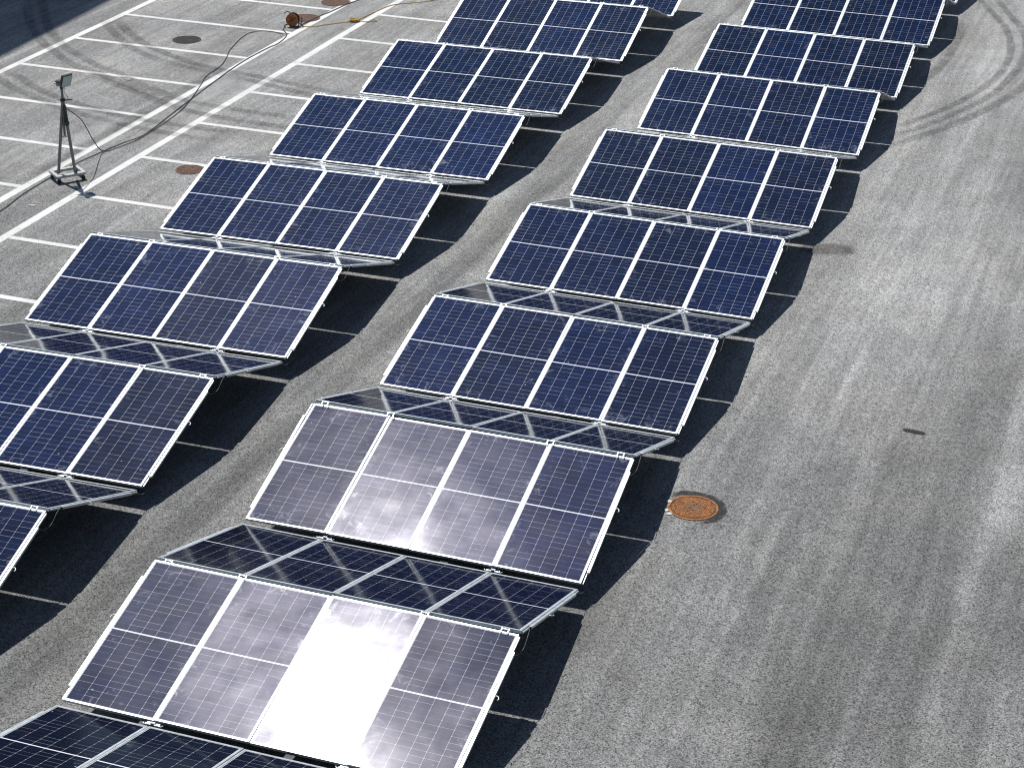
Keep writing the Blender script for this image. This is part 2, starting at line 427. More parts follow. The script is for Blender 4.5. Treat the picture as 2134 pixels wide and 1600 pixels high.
def strip_line(c0, c1, s0, s1, z):
    bm = bmesh.new()
    a = [mk(c0, s0), mk(c1, s0), mk(c1, s1), mk(c0, s1)]
    n = max(1, int(max(abs(c1 - c0), abs(s1 - s0)) / 0.6)); long_c = abs(c1 - c0) > abs(s1 - s0)
    rows = []
    for i in range(n + 1):
        f = i / n
        if long_c: p, q = a[0].lerp(a[1], f), a[3].lerp(a[2], f)
        else: p, q = a[0].lerp(a[3], f), a[1].lerp(a[2], f)
        j = 0.0035
        rows.append((bm.verts.new(p + Vector((random.uniform(-j, j), random.uniform(-j, j), z))), bm.verts.new(q + Vector((random.uniform(-j, j), random.uniform(-j, j), z)))))
    for (p, q), (p2, q2) in zip(rows, rows[1:]): bm.faces.new((p, q, q2, p2))
    o = link('road_marking', mesh('road_marking', bm, M['paint'])); tag(o, kind='structure')


LW, CW_ = 0.165, 0.13
for c in (CA, CB, CC): strip_line(c - LW / 2, c + LW / 2, -25, 70, 0.004)
for i in range(-8, 14):
    s = O1 - i * BAY; strip_line(CC + LW / 2 + .001, CA - LW / 2 - .001, s - CW_ / 2, s + CW_ / 2, 0.004)
    s = O2 - i * BAY; strip_line(CB + LW / 2 + .001, CB + 4.9, s - CW_ / 2, s + CW_ / 2, 0.004)

MARKZ = [0.0052]
def ribbon(name, pts, w, mat, closed_ends=True):
    """a thin film along a path on the ground"""
    P = smooth_path([(x, y, 0) for x, y in pts], 8); bm = bmesh.new(); uvl = bm.loops.layers.uv.new('UVMap')
    z = MARKZ[0]; MARKZ[0] += 0.0002
    L = [0]
    for a, b in zip(P, P[1:]): L.append(L[-1] + (b - a).length)
    rows = []
    for i, p in enumerate(P):
        d = (P[min(i + 1, len(P) - 1)] - P[max(i - 1, 0)]).normalized(); nrm = Vector((-d.y, d.x, 0))
        ww = w(L[i] / L[-1]) if callable(w) else w
        rows.append((bm.verts.new(p + nrm * ww / 2 + Vector((0, 0, z))), bm.verts.new(p - nrm * ww / 2 + Vector((0, 0, z))), L[i] / L[-1]))
    for a, b in zip(rows, rows[1:]):
        f = bm.faces.new((a[0], a[1], b[1], b[0]))
        for lp, uvv in zip(f.loops, ((0, a[2]), (1, a[2]), (1, b[2]), (0, b[2]))): lp[uvl].uv = uvv
    o = link(name, mesh(name, bm, mat)); tag(o, kind='structure'); return o


TY = [
    [(3.9, 20.7), (4.45, 21.8), (4.83, 22.58), (5.22, 23.53), (5.59, 24.76), (5.82, 25.98), (5.9, 26.95), (5.87, 27.99), (5.74, 29.04), (5.5, 30.1), (5.19, 30.98), (4.77, 32.06), (4.4, 32.9), (3.8, 34)],
    [(3.9, 20.1), (4.56, 21.32), (5.04, 22.23), (5.45, 23.28), (5.86, 24.5), (6.08, 25.85), (6.19, 27.3), (6.12, 28.8), (5.91, 29.99), (5.7, 30.64), (5.35, 31.62), (4.94, 32.73), (4.3, 34)],
    [(4.1, 19.8), (4.68, 20.8), (5.28, 21.94), (5.83, 23.3), (6.24, 24.59), (6.47, 25.7), (6.65, 27.5), (6.6, 29.5)],
    [(4.2, 24.4), (4.49, 25.65), (4.61, 26.97), (4.61, 28.23), (4.56, 29.43), (4.4, 30.6)],
    [(-17.2, 24.3), (-16.54, 23.29), (-15.36, 21.71), (-14.43, 20.66), (-13.73, 20.07), (-12.86, 19.37), (-12.19, 19.07), (-11.0, 18.5), (-10.2, 18.1), (-9.3, 17.85)],
    [(-17.0, 24.7), (-16.4, 23.75), (-14.98, 21.8), (-14.17, 20.92), (-13.56, 20.34), (-12.83, 19.84), (-12.11, 19.36), (-11.56, 19.14), (-10.67, 18.59), (-9.84, 18.22), (-9.18, 17.95), (-8.06, 17.82), (-6.6, 17.79), (-5, 17.8)],
    [(-14.4, 23.2), (-13.67, 22.27), (-13.13, 21.7), (-12.34, 20.98), (-11.58, 20.49), (-10.97, 20.22), (-10.3, 20.05), (-9.5, 19.9), (-8.26, 19.58), (-7.02, 19.26), (-5.6, 19.0)],
    [(-14.2, 23.4), (-13.43, 22.45), (-12.84, 21.9), (-12.13, 21.28), (-11.31, 20.8), (-10.5, 20.4), (-9.8, 20.2), (-8.6, 20.0), (-7.4, 19.75), (-6, 19.5)],
    [(-14.5, 18.7), (-13.73, 18.31), (-13.26, 18.07), (-12.74, 17.68), (-12.17, 17.38), (-11.73, 17.15), (-10.6, 16.75), (-9.5, 16.55), (-8.2, 16.5), (-6.8, 16.55)],
    [(-14.5, 18.4), (-13.59, 17.81), (-13.05, 17.43), (-12.61, 17.19), (-12.28, 17.04), (-11.3, 16.6), (-10, 16.2), (-8.6, 16.0), (-7, 15.95)],
    [(-12.4, 19.0), (-11.93, 18.81), (-11.09, 18.36), (-10.34, 18.01), (-9.5, 17.61), (-8.5, 17.3), (-7.2, 17.2), (-6, 17.2)],
]
for i, p in enumerate(TY):
    ribbon('tyre_mark', p, 0.24 if i in (0, 1) else 0.30, M['rubber_mark'] if i in (0, 1) else M['rubber_faint'])
# oil spills and a dark splash on the lane at the right
ribbon('oil_stain', [(4.08, 14.58), (4.3, 14.69), (4.6, 14.80), (4.8, 14.86), (5.02, 14.94)], lambda f: 0.14 + 0.52 * math.sin(math.pi * min(1, f * .96 + .02)) ** 0.4, M['oil'])
ribbon('oil_stain', [(6.84, 8.60), (6.95, 8.60), (7.06, 8.59), (7.2, 8.57)], lambda f: 0.06 + 0.09 * math.sin(math.pi * min(1, f * .9 + .1)) ** 0.6, M['oil_dark'])
# bitumen ring round the rusty cover and dirt along the kerb line of the bays
ribbon('bitumen_seal', [(4.42, 5.62), (4.5, 5.74), (4.62, 5.82), (4.78, 5.84), (4.95, 5.80), (5.08, 5.70), (5.16, 5.52), (5.14, 5.34), (5.02, 5.18), (4.9, 5.12)], 0.14, M['soot'])
ribbon('bitumen_seal', [(-9.62, 12), (-9.63, 15.5), (-9.66, 17), (-9.68, 18.5), (-9.7, 21)], 0.36, M['rubber_faint'])
#ribbon('bitumen_seal', [(-11.85, 22.1), (-11.7, 22.36), (-11.45, 22.40), (-11.2, 22.3)], 0.2, M['soot'])


# ------------------------------------------------------------------ solar arrays
def arr(a, x, y, z):
    if a == 'R': return Vector((x * math.cos(BR_), y + x * math.sin(BR_), z + TR_ * (x - W / 2)))
    return Vector((XL + math.cos(BL_) * x - math.sin(AL) * y, math.sin(BL_) * x + math.cos(AL) * y, z + TL_ * (x - W / 2)))


MW, ML, P = 1.043, 2.044, W / 4     # module width, length, pitch
NL = 2.048
FR = 0.023                          # frame lip


def frame_mesh(k):
    bm = bmesh.new(); z0, z1 = -0.035, 0.0; r = FR
    bx(bm, 0, r, 0, ML, z0, z1); bx(bm, MW - r, MW, 0, ML, z0, z1)
    bx(bm, r, MW - r, 0, r, z0, z1); bx(bm, r, MW - r, ML - r, ML, z0, z1)
    # corner keys: thin seams cut at the mitres come from a bevel
    bmesh.ops.bevel(bm, geom=list(bm.edges), offset=0.0012, segments=1, affect='EDGES', profile=0.5)
    for v in bm.verts: v.co.x += k * v.co.y
    return mesh('solar_module', bm, M['alu'])


def glass_mesh(k, seed):
    """laminate: a sheet with a slight sag, 4 mm thick, backsheet below"""
    rr = random.Random(seed); sag = rr.uniform(0.0012, 0.003)
    bm = bmesh.new(); uvl = bm.loops.layers.uv.new('UVMap'); nx, ny = 8, 14
    gw, gl = MW - 2 * FR, ML - 2 * FR
    g = [[None] * (ny + 1) for _ in range(nx + 1)]; h = [[None] * (ny + 1) for _ in range(nx + 1)]
    for i in range(nx + 1):
        for j in range(ny + 1):
            u, v = i / nx, j / ny
            s = -sag * (1 - (2 * u - 1) ** 2) * (1 - (2 * v - 1) ** 4)
            x, y = FR + u * gw, FR + v * gl
            g[i][j] = bm.verts.new((x + k * y, y, -0.0035 + s)); h[i][j] = bm.verts.new((x + k * y, y, -0.0085 + s))
    for i in range(nx):
        for j in range(ny):
            f = bm.faces.new((g[i][j], g[i + 1][j], g[i + 1][j + 1], g[i][j + 1])); f.smooth = True
            for lp, (a, b) in zip(f.loops, ((i, j), (i + 1, j), (i + 1, j + 1), (i, j + 1))): lp[uvl].uv = (a / nx * gw, b / ny * gl)
            f = bm.faces.new((h[i][j], h[i][j + 1], h[i + 1][j + 1], h[i + 1][j])); f.material_index = 1
    me = bpy.data.meshes.new('cell_glass'); bm.to_mesh(me); bm.free()
    me.materials.append(M['glass']); me.materials.append(M['backsheet'])
    return me


def rail_mesh(k, side):
    """side rail along the wing, a little lower than the frame, with stepped ends"""
    bm = bmesh.new(); x0, x1 = (W + 0.002, W + 0.036) if side > 0 else (-0.036, -0.002)
    bx(bm, x0, x1, 0.19, 1.80, -0.036, -0.006)
    xa, xb = (W + 0.0, W + 0.016) if side > 0 else (-0.016, 0.0)
    bx(bm, xa, xb, 0.02, 0.188, -0.034, -0.014); bx(bm, xa, xb, 1.802, 2.02, -0.034, -0.014)
    bmesh.ops.bevel(bm, geom=list(bm.edges), offset=0.002, segments=1, affect='EDGES', profile=0.5)
    for v in bm.verts: v.co.x += k * v.co.y
    return mesh('side_rail', bm, M['alu'])


def cap_mesh(k, side, y):
    bm = bmesh.new(); x = W + 0.018 if side > 0 else -0.018
    bx(bm, x - 0.012, x + 0.012, y - 0.008, y + 0.008, -0.046, -0.010)
    for v in bm.verts: v.co.x += k * v.co.y
    return mesh('end_cap', bm, M['black'])


def hook_mesh(k, side):
    bm = bmesh.new(); x = (W + 0.034) if side > 0 else -0.034; pts = []
    for i in range(9):
        a = R(-70 + i * 30); pts.append((x + side * (0.024 + 0.024 * math.sin(a - R(20))), 1.19 + 0.026 * math.cos(a), -0.02))
    tube(bm, pts, 0.0055, 6)
    for v in bm.verts: v.co.x += k * v.co.y
    return mesh('hook', bm, M['alu'], True)


def valley_hinge_mesh():
    bm = bmesh.new()
    for s in (-1, 1):
        bx(bm, s * .05 - .022, s * .05 + .022, -0.05, 0.0, -0.030, -0.024)
        disc(bm, (s * .05 - .03, -0.045, -0.020), (1, 0, 0), 0.012, 0.06, 10)
    disc(bm, (-0.025, -0.03, -0.014), (1, 0, 0), 0.016, 0.05, 12)
    tube(bm, [(-.11, -.03, -.02), (-.10, -.05, -.012), (-.085, -.052, -.012), (-.075, -.03, -.016)], 0.006, 6)
    tube(bm, [(.075, -.03, -.016), (.085, -.052, -.012), (.10, -.05, -.012), (.11, -.03, -.02)], 0.006, 6)
    return mesh('hinge', bm, M['alu'])


def ridge_hinge_mesh():
    bm = bmesh.new()
    for s in (-1, 1):
        bar(bm, (s * .038, NL - 0.03, 0.004), (s * .038, NL + 0.030, 0.006), 0.012, 0.005)
        disc(bm, (s * .038 - .008, NL + 0.030, 0.000), (1, 0, 0), 0.008, 0.016, 10)
    bar(bm, (-.045, NL + 0.030, -0.004), (.045, NL + 0.030, -0.004), 0.008)
    return mesh('hinge', bm, M['alu'])


VH, RH = valley_hinge_mesh(), ridge_hinge_mesh()
HOOKBOLT = None
MESH = {}
def meshes(key, k):
    if key not in MESH:
        MESH[key] = dict(frame=frame_mesh(k), glass=[glass_mesh(k, s) for s in range(4)],
                         rail={s: rail_mesh(k, s) for s in (-1, 1)}, cap={s: [cap_mesh(k, s, y) for y in (0.178, 1.806)] for s in (-1, 1)}, hook={s: hook_mesh(k, s) for s in (-1, 1)})
    return MESH[key]


TILT = {}   # (array, ridge, module) -> small tilt (about row axis, about slope axis), degrees


def wing(a, kind, idx, O, X, S, label, legs=True):
    """O: valley corner; X: unit row direction; S: vector from valley to ridge"""
    Z = X.cross(S).normalized(); Y = Z.cross(X).normalized()
    ln = S.dot(Y); k = S.dot(X) / ln
    root = empty('solar_panel_wing'); mm = Matrix((X, Y * (ln / NL), Z)).transposed().to_4x4(); mm.translation = O
    root.matrix_world = mm
    tag(root, label, 'solar panel', 'camera-facing solar panel wings' if kind == 'F' else 'far-side solar panel wings')
    ms = meshes(a + kind, KS[a + kind])
    rr = random.Random(hash((a, kind, idx)) % 1000 + idx * 7)
    for i in range(4):
        tx, ty = TILT.get((a, kind, idx, i), (rr.uniform(-.22, .22), rr.uniform(-.25, .25)))
        c = Vector((i * P + 0.002 + MW / 2, ML / 2, 0))
        rot = Matrix.Rotation(R(tx), 4, 'X') @ Matrix.Rotation(R(ty), 4, 'Y')
        ml = Matrix.Translation(c + Vector((0, 0.002, 0))) @ rot @ Matrix.Translation(-c + Vector((i * P + 0.002, 0, 0)))
        f = link('solar_module', ms['frame'], root, ml)
        link('cell_glass', ms['glass'][(idx * 3 + i * 2 + (kind == 'B')) % 4], f)
    for s in (-1, 1):
        ra = link('side_rail', ms['rail'][s], root)
        for cm in ms['cap'][s]: link('end_cap', cm, ra)
        if kind == 'F' or s < 0: link('hook', ms['hook'][s], ra)
    if kind == 'F':
        for x in (P, 3 * P): link('hinge', VH, root, Matrix.Translation((x, 0, 0)))
        for x in (0.16, P, 3 * P, W - 0.16): link('hinge', RH, root, Matrix.Translation((x + KS[a + kind] * NL, 0, 0)))
        inv = mm.inverted()
        if legs:
            for x in (0.95, 2.55):
                p = O + X * x + Vector((0, -GAP, -0.035)); bm = bmesh.new()
                bar(bm, p + Vector((0, 0, -0.004)), (p.x, p.y, 0.03), 0.04)
                bx(bm, p.x - .09, p.x + .09, p.y - .06, p.y + .06, 0.0, 0.03)
                bx(bm, p.x - .05, p.x + .05, p.y - .05, p.y + .12, p.z - 0.004, p.z + 0.0)
                for v in bm.verts: v.co = inv @ v.co
                link('support_leg', mesh('support_leg', bm, M['darksteel']), root)
        # jumper cables at the right-hand end, at the ridge and in the valley
        e = lambda y, x, z: mm @ Vector((W + x + KS[a + kind] * y, y, z))
        for nm, q in (('jumper_cable', [e(1.80, .02, -.03), e(1.86, .03, -.07) + Vector((0, 0, -.04)), e(1.98, .05, -.10) + Vector((0.0, .02, -.05)), e(2.05, .05, -.05) + Vector((0, .10, -.04)), e(2.05, .03, -.03) + Vector((0, .22, -.05))]),
                      ('jumper_cable', [e(.17, .02, -.03), e(.06, .03, -.07) + Vector((0, 0, -.03)), e(.0, .03, -.06) + Vector((0, -.08, -.02)), e(.0, .02, -.02) + Vector((0, -.20, .03))])):
            bm = bmesh.new(); tube(bm, smooth_path(q, 5), 0.0038, 6)
            for v in bm.verts: v.co = inv @ v.co
            link(nm, mesh(nm, bm, M['greycable'], True), root)
    return root


# mean shear per family
KS = {}
def geom(a, kind, i):
    yr, zr, yv, zv = (YR, ZR, YV, ZV) if a == 'R' else (LYR, LZR, LYV, LZV)
    if kind == 'F':
        O = arr(a, 0, yv[i] + GAP, zv[i]); S = arr(a, 0, yr[i], zr[i]) - O; X = (arr(a, 1, yr[i], 0) - arr(a, 0, yr[i], 0)).normalized()
    else:
        O = arr(a, W, yv[i + 1] - GAP, zv[i + 1]); S = arr(a, W, yr[i] + RGAP, zr[i]) - O; X = (arr(a, 0, yr[i], 0) - arr(a, 1, yr[i], 0)).normalized()
    return O, X, S


for a in 'RL':
    for kind in 'FB':
        ks = []
        for i in range(8):
            O, X, S = geom(a, kind, i); Z = X.cross(S).normalized(); Y = Z.cross(X).normalized(); ks.append(S.dot(X) / S.dot(Y))
        KS[a + kind] = sum(ks) / len(ks)
TILT.update({('R', 'F', 0, 0): (0.2, 0.3), ('R', 'F', 0, 1): (-0.1, 0.25), ('R', 'F', 0, 2): (0.5, 0.0), ('R', 'F', 0, 3): (-0.1, 0.75),
             ('R', 'F', 1, 0): (-1.4, -1.1), ('R', 'F', 1, 1): (-1.75, -0.3), ('R', 'F', 1, 2): (-1.5, 0.1), ('R', 'F', 1, 3): (-1.3, 0.7)})

RF = ['nearest blue solar panel wing with one module blown white by sun glare',
      'solar panel wing with pale purple glare, beside the orange rusty manhole cover',
      'blue solar panel wing just behind the two glaring ones of the right row',
      'blue solar panel wing of the right row beside the oval brown oil stain',
      'fifth camera-facing blue solar panel wing from the bottom of the right row',
      'sixth camera-facing blue solar panel wing from the bottom of the right row',
      'seventh blue panel wing of the right row, level with the double curved tyre marks',
      'blue panel wing cut by the top edge of the photo in the right row',
      'farthest panel wing of the right row, only one corner showing at the top edge']
RB = ['black far-side panel wing cut off by the bottom left corner of the photo',
      'black far-side panel wing behind the white glaring module, crossed by pale streaks',
      'dark grey far-side panel wing behind the purple glaring wing of the right row',
      'grey far-side panel wing with pale streaks, third from bottom with full streaks in right row',
      'narrow silvery far-side panel wing whose right tip points to the oval oil stain',
      'very thin silver sliver of far-side panel behind the fifth blue right wing',
      'far-side panel wing showing only its dark right end behind sixth blue right wing',
      'far-side panel wing showing only its tip behind the seventh blue right wing',
      'far-side panel wing showing only a V-shaped tip at the top edge, right row']
LF = ['blue panel wing of which only one corner shows at the left edge, bottom',
      'blue panel wing of the left row cut by the left edge, three modules showing',
      'lowest fully visible blue panel wing of the left row, first module darker',
      'blue panel wing of the left row whose upper left corner covers a brown manhole',
      'blue panel wing in the middle of left row, fifth from the bottom',
      'blue panel wing sixth from the bottom in the left row, ends of bay lines behind',
      'blue panel wing at the top of the left row, right of the yellow rope',
      'last blue panel wing of the left row, a sliver at the top edge']
LB = ['black far-side panel wing with pale streaks at the left edge, lowest in left row',
      'black far-side panel wing with three pale streaks across the left edge of the photo',
      'grey silvery far-side panel wing behind the lowest full blue wing of the left row',
      'thin silver far-side panel wing behind the blue wing covering the brown manhole',
      'very thin silver sliver of panel behind the middle blue left wing',
      'hairline sliver of far-side panel behind the sixth blue left wing',
      'far-side panel wing showing only its right tip at the top of left row']
for i in range(9): wing('R', 'F', i, *geom('R', 'F', i), RF[i])
for i in range(-1, 8):
    if i == -1:
        O = arr('R', W, YV[0] - GAP, ZV[0]); S = arr('R', W, YV[0] - 2.02, 0.88) - O; X = (arr('R', 0, 0, 0) - arr('R', 1, 0, 0)).normalized()
        wing('R', 'B', 20, O, X, S, RB[0])
    else: wing('R', 'B', i, *geom('R', 'B', i), RB[i + 1])
for i in range(8): wing('L', 'F', i, *geom('L', 'F', i), LF[i])
for i in range(7): wing('L', 'B', i, *geom('L', 'B', i), LB[i])


# ------------------------------------------------------------------ manhole covers
def cover(c, r, kind, label):
    root = empty('manhole_cover', (c[0], c[1], 0))
    mat = dict(orange=M['rust_orange'], dark=M['iron_dark'], brown=M['iron_brown'])[kind]
    bm = bmesh.new(); disc(bm, (0, 0, 0.0), (0, 0, 1), r, 0.010, 56, r - 0.028); link('rim', mesh('rim', bm, mat), root)
    bm = bmesh.new(); disc(bm, (0, 0, 0.0), (0, 0, 1), r - 0.034, 0.0068, 48)
    link('plate', mesh('plate', bm, M['rust_groove'] if kind != 'dark' else mat), root)
    bm = bmesh.new(); st = 0.027 if kind == 'orange' else 0.062; n = int(r / st) + 1; rng = random.Random(int(r * 1e4) + len(label))
    for i in range(-n, n + 1):
        for j in range(-n, n + 1):
            x, y = (i + 0.5 * (j % 2)) * st, j * st * 0.9
            if math.hypot(x, y) > r - 0.05 or rng.random() < 0.03: continue
            a = R(45 if (i + j) % 2 else -45) if kind != 'brown' else R(20)
            l, w = (st * .47, st * .36) if kind != 'brown' else (st * .52, st * .3)
            bx(bm, -l, l, -w, w, 0.0, rng.uniform(0.0095, 0.0125), Matrix.Translation((x, y, 0)) @ Matrix.Rotation(a, 4, 'Z'))
    link('tread', mesh('tread', bm, mat), root)
    tag(root, label, 'manhole cover', 'round cast-iron manhole covers'); return root


cover((4.795, 5.475), 0.315, 'orange', 'bright orange rusty round manhole cover on the open asphalt at right')
cover((-11.48, 21.96), 0.32, 'dark', 'dark round manhole cover in the middle of a parking bay')
cover((-7.17, 14.29), 0.26, 'brown', 'brown rusty manhole cover partly hidden under a left-row panel corner')
cover((-9.86, 24.64), 0.36, 'brown', 'brown ribbed round cover beside the orange cable reel')
cover((-9.82, 26.25), 0.36, 'brown', 'brown ribbed cover cut by the top edge of the photo by the white line')
rng = random.Random(3)
for (x, y, s) in ((4.47, 5.52, .035), (4.50, 5.30, .03), (4.56, 5.22, .036)):
    bm = bmesh.new(); bmesh.ops.create_icosphere(bm, subdivisions=2, radius=s)
    for v in bm.verts: v.co *= rng.uniform(.75, 1.25); v.co.z = max(v.co.z * 0.22, -.004)
    o = link('concrete_crumb', mesh('concrete_crumb', bm, M['concrete'])); o.location = (x, y, 0.008)
    tag(o, ['pale concrete crumb at the upper left rim of the orange cover', 'pale concrete crumb left of the orange manhole cover', 'lowest pale concrete crumb at the left rim of the orange cover'][int(y < 5.4) + int(y < 5.25)], 'concrete crumb', 'concrete crumbs at the cover')

# ------------------------------------------------------------------ cables and rope on the ground
def ground_cable(name, pts, r, mat, label, cat, jit=0.02, z=None):
    rg = random.Random(len(pts)); q = [(x + rg.uniform(-jit, jit) * .5, y + rg.uniform(-jit, jit), (z if z else r + 0.008)) if len((x, y)) == 2 else p for (x, y), p in zip(pts, pts)]
    bm = bmesh.new(); tube(bm, smooth_path(q, 7), r, 6)
    return tag(link(name, mesh(name, bm, mat, True)), label, cat)


ground_cable('power_cable', [(-9.12, 9.5), (-9.13, 11.16), (-9.23, 11.95), (-9.27, 12.96), (-9.24, 13.75), (-9.16, 14.55), (-9.06, 15.16), (-8.95, 15.73), (-9.14, 17.35), (-9.37, 19.39), (-9.52, 20.9), (-9.50, 22.0), (-9.46, 22.4), (-9.52, 22.9), (-9.64, 23.25), (-9.86, 23.5), (-9.90, 23.72)], 0.0085, M['cable'],
             'long black power cable lying along the white line from the left edge to the reel', 'cable')
ground_cable('lamp_cable', [(-9.05, 14.65), (-8.96, 15.1), (-8.90, 15.65), (-9.05, 17.32), (-9.50, 18.96), (-9.72, 19.62), (-9.78, 20.37), (-10.01, 21.07), (-10.2, 21.6), (-10.45, 22.77), (-10.32, 23.18), (-10.04, 23.27), (-9.80, 23.22), (-9.69, 23.2)], 0.0075, M['cable'],
             'thinner black cable looping into the parking bay below the orange reel', 'cable')
ground_cable('power_cable', [(-9.66, 24.02), (-9.64, 24.3), (-9.58, 25.0), (-9.55, 25.37), (-9.51, 25.77), (-9.45, 26.23), (-9.38, 26.7), (-9.30, 27.6), (-9.25, 29)], 0.009, M['cable'],
             'black cable running from the reel up along the white line to the top edge', 'cable')
rp = [(-9.60, 23.9), (-9.48, 23.95), (-9.35, 24.01), (-9.11, 24.31), (-8.74, 24.75), (-8.67, 24.8), (-8.64, 24.97), (-8.56, 25.82), (-8.43, 26.51), (-7.9, 27.03), (-7.63, 27.44), (-7.2, 28.2)]
bm = bmesh.new(); tube(bm, smooth_path([(x, y, .016) for x, y in rp], 6), 0.009, 6)
ro = empty('rope', (0, 0, 0)); link('strand', mesh('strand', bm, M['rope'], True), ro)
bm = bmesh.new(); rng = random.Random(5); tg = []
for i in range(46):
    a = i * 2.1 + rng.uniform(-.4, .4); rad = rng.uniform(.03, .11)
    tg.append((-8.69 + rad * 1.35 * math.cos(a), 24.83 + rad * 1.1 * math.sin(a), 0.016 + rng.uniform(0, .05)))
tube(bm, smooth_path(tg, 4), 0.009, 5); link('tangle', mesh('tangle', bm, M['rope_bright'], True), ro)
bm = bmesh.new(); tube(bm, smooth_path([(x, y, .017) for x, y in [(-8.6, 24.86), (-8.38, 24.87), (-8.35, 25.04), (-8.26, 25.08), (-8.2, 24.99), (-8.31, 24.9), (-8.4, 24.85)]], 6), 0.008, 6)
link('loose_end', mesh('loose_end', bm, M['rope'], True), ro)
tag(ro, 'thin yellow rope with an orange-yellow tangle lying across the white line', 'rope')

# ------------------------------------------------------------------ cable reel
rc = Vector((-9.80, 23.90, 0))
reel = empty('cable_reel', rc); tag(reel, 'orange cable reel on a black wire stand by the white line', 'cable reel')
ax = Vector((-0.20, 0.98, 0)).normalized(); sd = Vector((ax.y, -ax.x, 0)); cz = 0.165
ctr = Vector((0, 0, cz))
bm = bmesh.new(); disc(bm, ctr - ax * .075, ax, 0.145, 0.010, 40)
disc(bm, ctr - ax * .081, ax, 0.145, 0.006, 40, 0.132); link('flange', mesh('flange', bm, M['orange']), reel)
bm = bmesh.new(); disc(bm, ctr + ax * .065, ax, 0.145, 0.010, 40); link('flange', mesh('flange', bm, M['darkorange']), reel)
bm = bmesh.new(); disc(bm, ctr - ax * .064, ax, 0.085, 0.128, 28); link('drum', mesh('drum', bm, M['darkorange']), reel)
bm = bmesh.new()
for i in range(7): disc(bm, ctr - ax * (.060 - i * .0175), ax, 0.112, 0.014, 28, 0.086)
link('wound_cable', mesh('wound_cable', bm, M['cable']), reel)
bm = bmesh.new(); disc(bm, ctr - ax * .088, ax, 0.03, 0.012, 20)
for an in (100, 40, 215):
    c = ctr + (sd * math.cos(R(an)) + Vector((0, 0, 1)) * math.sin(R(an))) * 0.065; disc(bm, c - ax * .083, ax, 0.021, 0.008, 16)
link('socket', mesh('socket', bm, M['black']), reel)
for s in (1,):
    bm = bmesh.new(); o_ = ax * (.10 * s)
    pts = [o_ + sd * -.19 + Vector((0, 0, .012)), o_ + sd * -.14 + Vector((0, 0, .02)), o_ + sd * -.05 + Vector((0, 0, .11)), o_ + Vector((0, 0, cz)), o_ + sd * .06 + Vector((0, 0, .12)), o_ + sd * .15 + Vector((0, 0, .03)), o_ + sd * .20 + Vector((0, 0, .012))]
    tube(bm, smooth_path(pts, 4), 0.011, 8); link('stand_frame', mesh('stand_frame', bm, M['black'], True), reel)
bm = bmesh.new()
tube(bm, smooth_path([ax * .10 + sd * -.03 + Vector((0, 0, cz)), ax * .10 + sd * -.09 + Vector((0, 0, .29)), ax * .02 + sd * -.14 + Vector((0, 0, .33)), ax * -.04 + sd * -.18 + Vector((0, 0, .30))], 4), 0.010, 8)
link('handle', mesh('handle', bm, M['black'], True), reel)
bm = bmesh.new()
for s in (-.19, .20): tube(bm, [ax * -.10 + sd * s + Vector((0, 0, .012)), ax * .10 + sd * s + Vector((0, 0, .012))], 0.010, 8)
tube(bm, smooth_path([ax * .1 + sd * .16 + Vector((0, 0, .03)), ax * .1 + sd * .19 + Vector((0, 0, .14)), ax * .02 + sd * .19 + Vector((0, 0, .22)), ax * -.08 + sd * .17 + Vector((0, 0, .16)), ax * -.1 + sd * .155 + Vector((0, 0, .03))], 4), 0.011, 8)
link('stand_bracket', mesh('stand_bracket', bm, M['black'], True), reel)

# ------------------------------------------------------------------ floodlight on a wheeled stand
B0 = Vector((-8.96, 13.05, 0))
lamp = empty('floodlight_stand', B0); tag(lamp, 'portable black floodlight on a grey A-frame stand with four castors', 'floodlight')
dx = Vector((0.60, 0.80, 0)).normalized(); dy = Vector((-dx.y, dx.x, 0))   # long side of the trolley
def loc(a, b, z): return dx * a + dy * b + Vector((0, 0, z))
MB = Matrix((dx, dy, Vector((0, 0, 1)))).transposed().to_4x4()
bm = bmesh.new(); hl, hw, zt = 0.275, 0.175, 0.145
for b in (-hw, hw): bx(bm, -hl, hl, b - .04, b + .04, zt - .045, zt, MB)
for a in (-hl + .03, hl - .03): bx(bm, a - .03, a + .03, -hw + .04, hw - .04, zt - .045, zt, MB)
link('trolley', mesh('trolley', bm, M['steel_light'], bevel=0.003), lamp)
for a in (-hl + .05, hl - .05):
    for b in (-hw + .01, hw - .01):
        bm = bmesh.new(); c = loc(a, b, 0)
        bx(bm, a - .022, a + .022, b - .022, b + .022, .062, .100, MB)
        w_ = link('castor', mesh('castor', bm, M['darksteel']), lamp)
        bm = bmesh.new(); disc(bm, c + Vector((0, 0, .036)) - dy * .014, dy, 0.036, 0.028, 16); link('wheel', mesh('wheel', bm, M['black']), w_)
fL = Vector((-9.05, 12.905, .145)) - B0; fR = Vector((-8.815, 13.08, .145)) - B0; apx = Vector((-8.893, 13.012, 1.50)) - B0
for f in (fL, fR):
    bm = bmesh.new(); bar(bm, f, apx + (f - apx).normalized() * .04, 0.042); link('leg', mesh('leg', bm, M['steel'], bevel=.003), lamp)
bm = bmesh.new(); q = .5
pL, pR = fL.lerp(apx, .50), fR.lerp(apx, .50)
bar(bm, pL, pR, 0.022, .03); link('crossbar', mesh('crossbar', bm, M['steel_light']), lamp)
bm = bmesh.new(); mid = (pL + pR) / 2; bar(bm, mid + Vector((0, 0, .02)), apx + Vector((0, 0, -.01)), 0.030); link('inner_post', mesh('inner_post', bm, M['steel']), lamp)
bm = bmesh.new(); bar(bm, apx + Vector((0, 0, -.02)), apx + Vector((0, 0, .21)), 0.036); link('mast', mesh('mast', bm, M['steel'], bevel=.003), lamp)
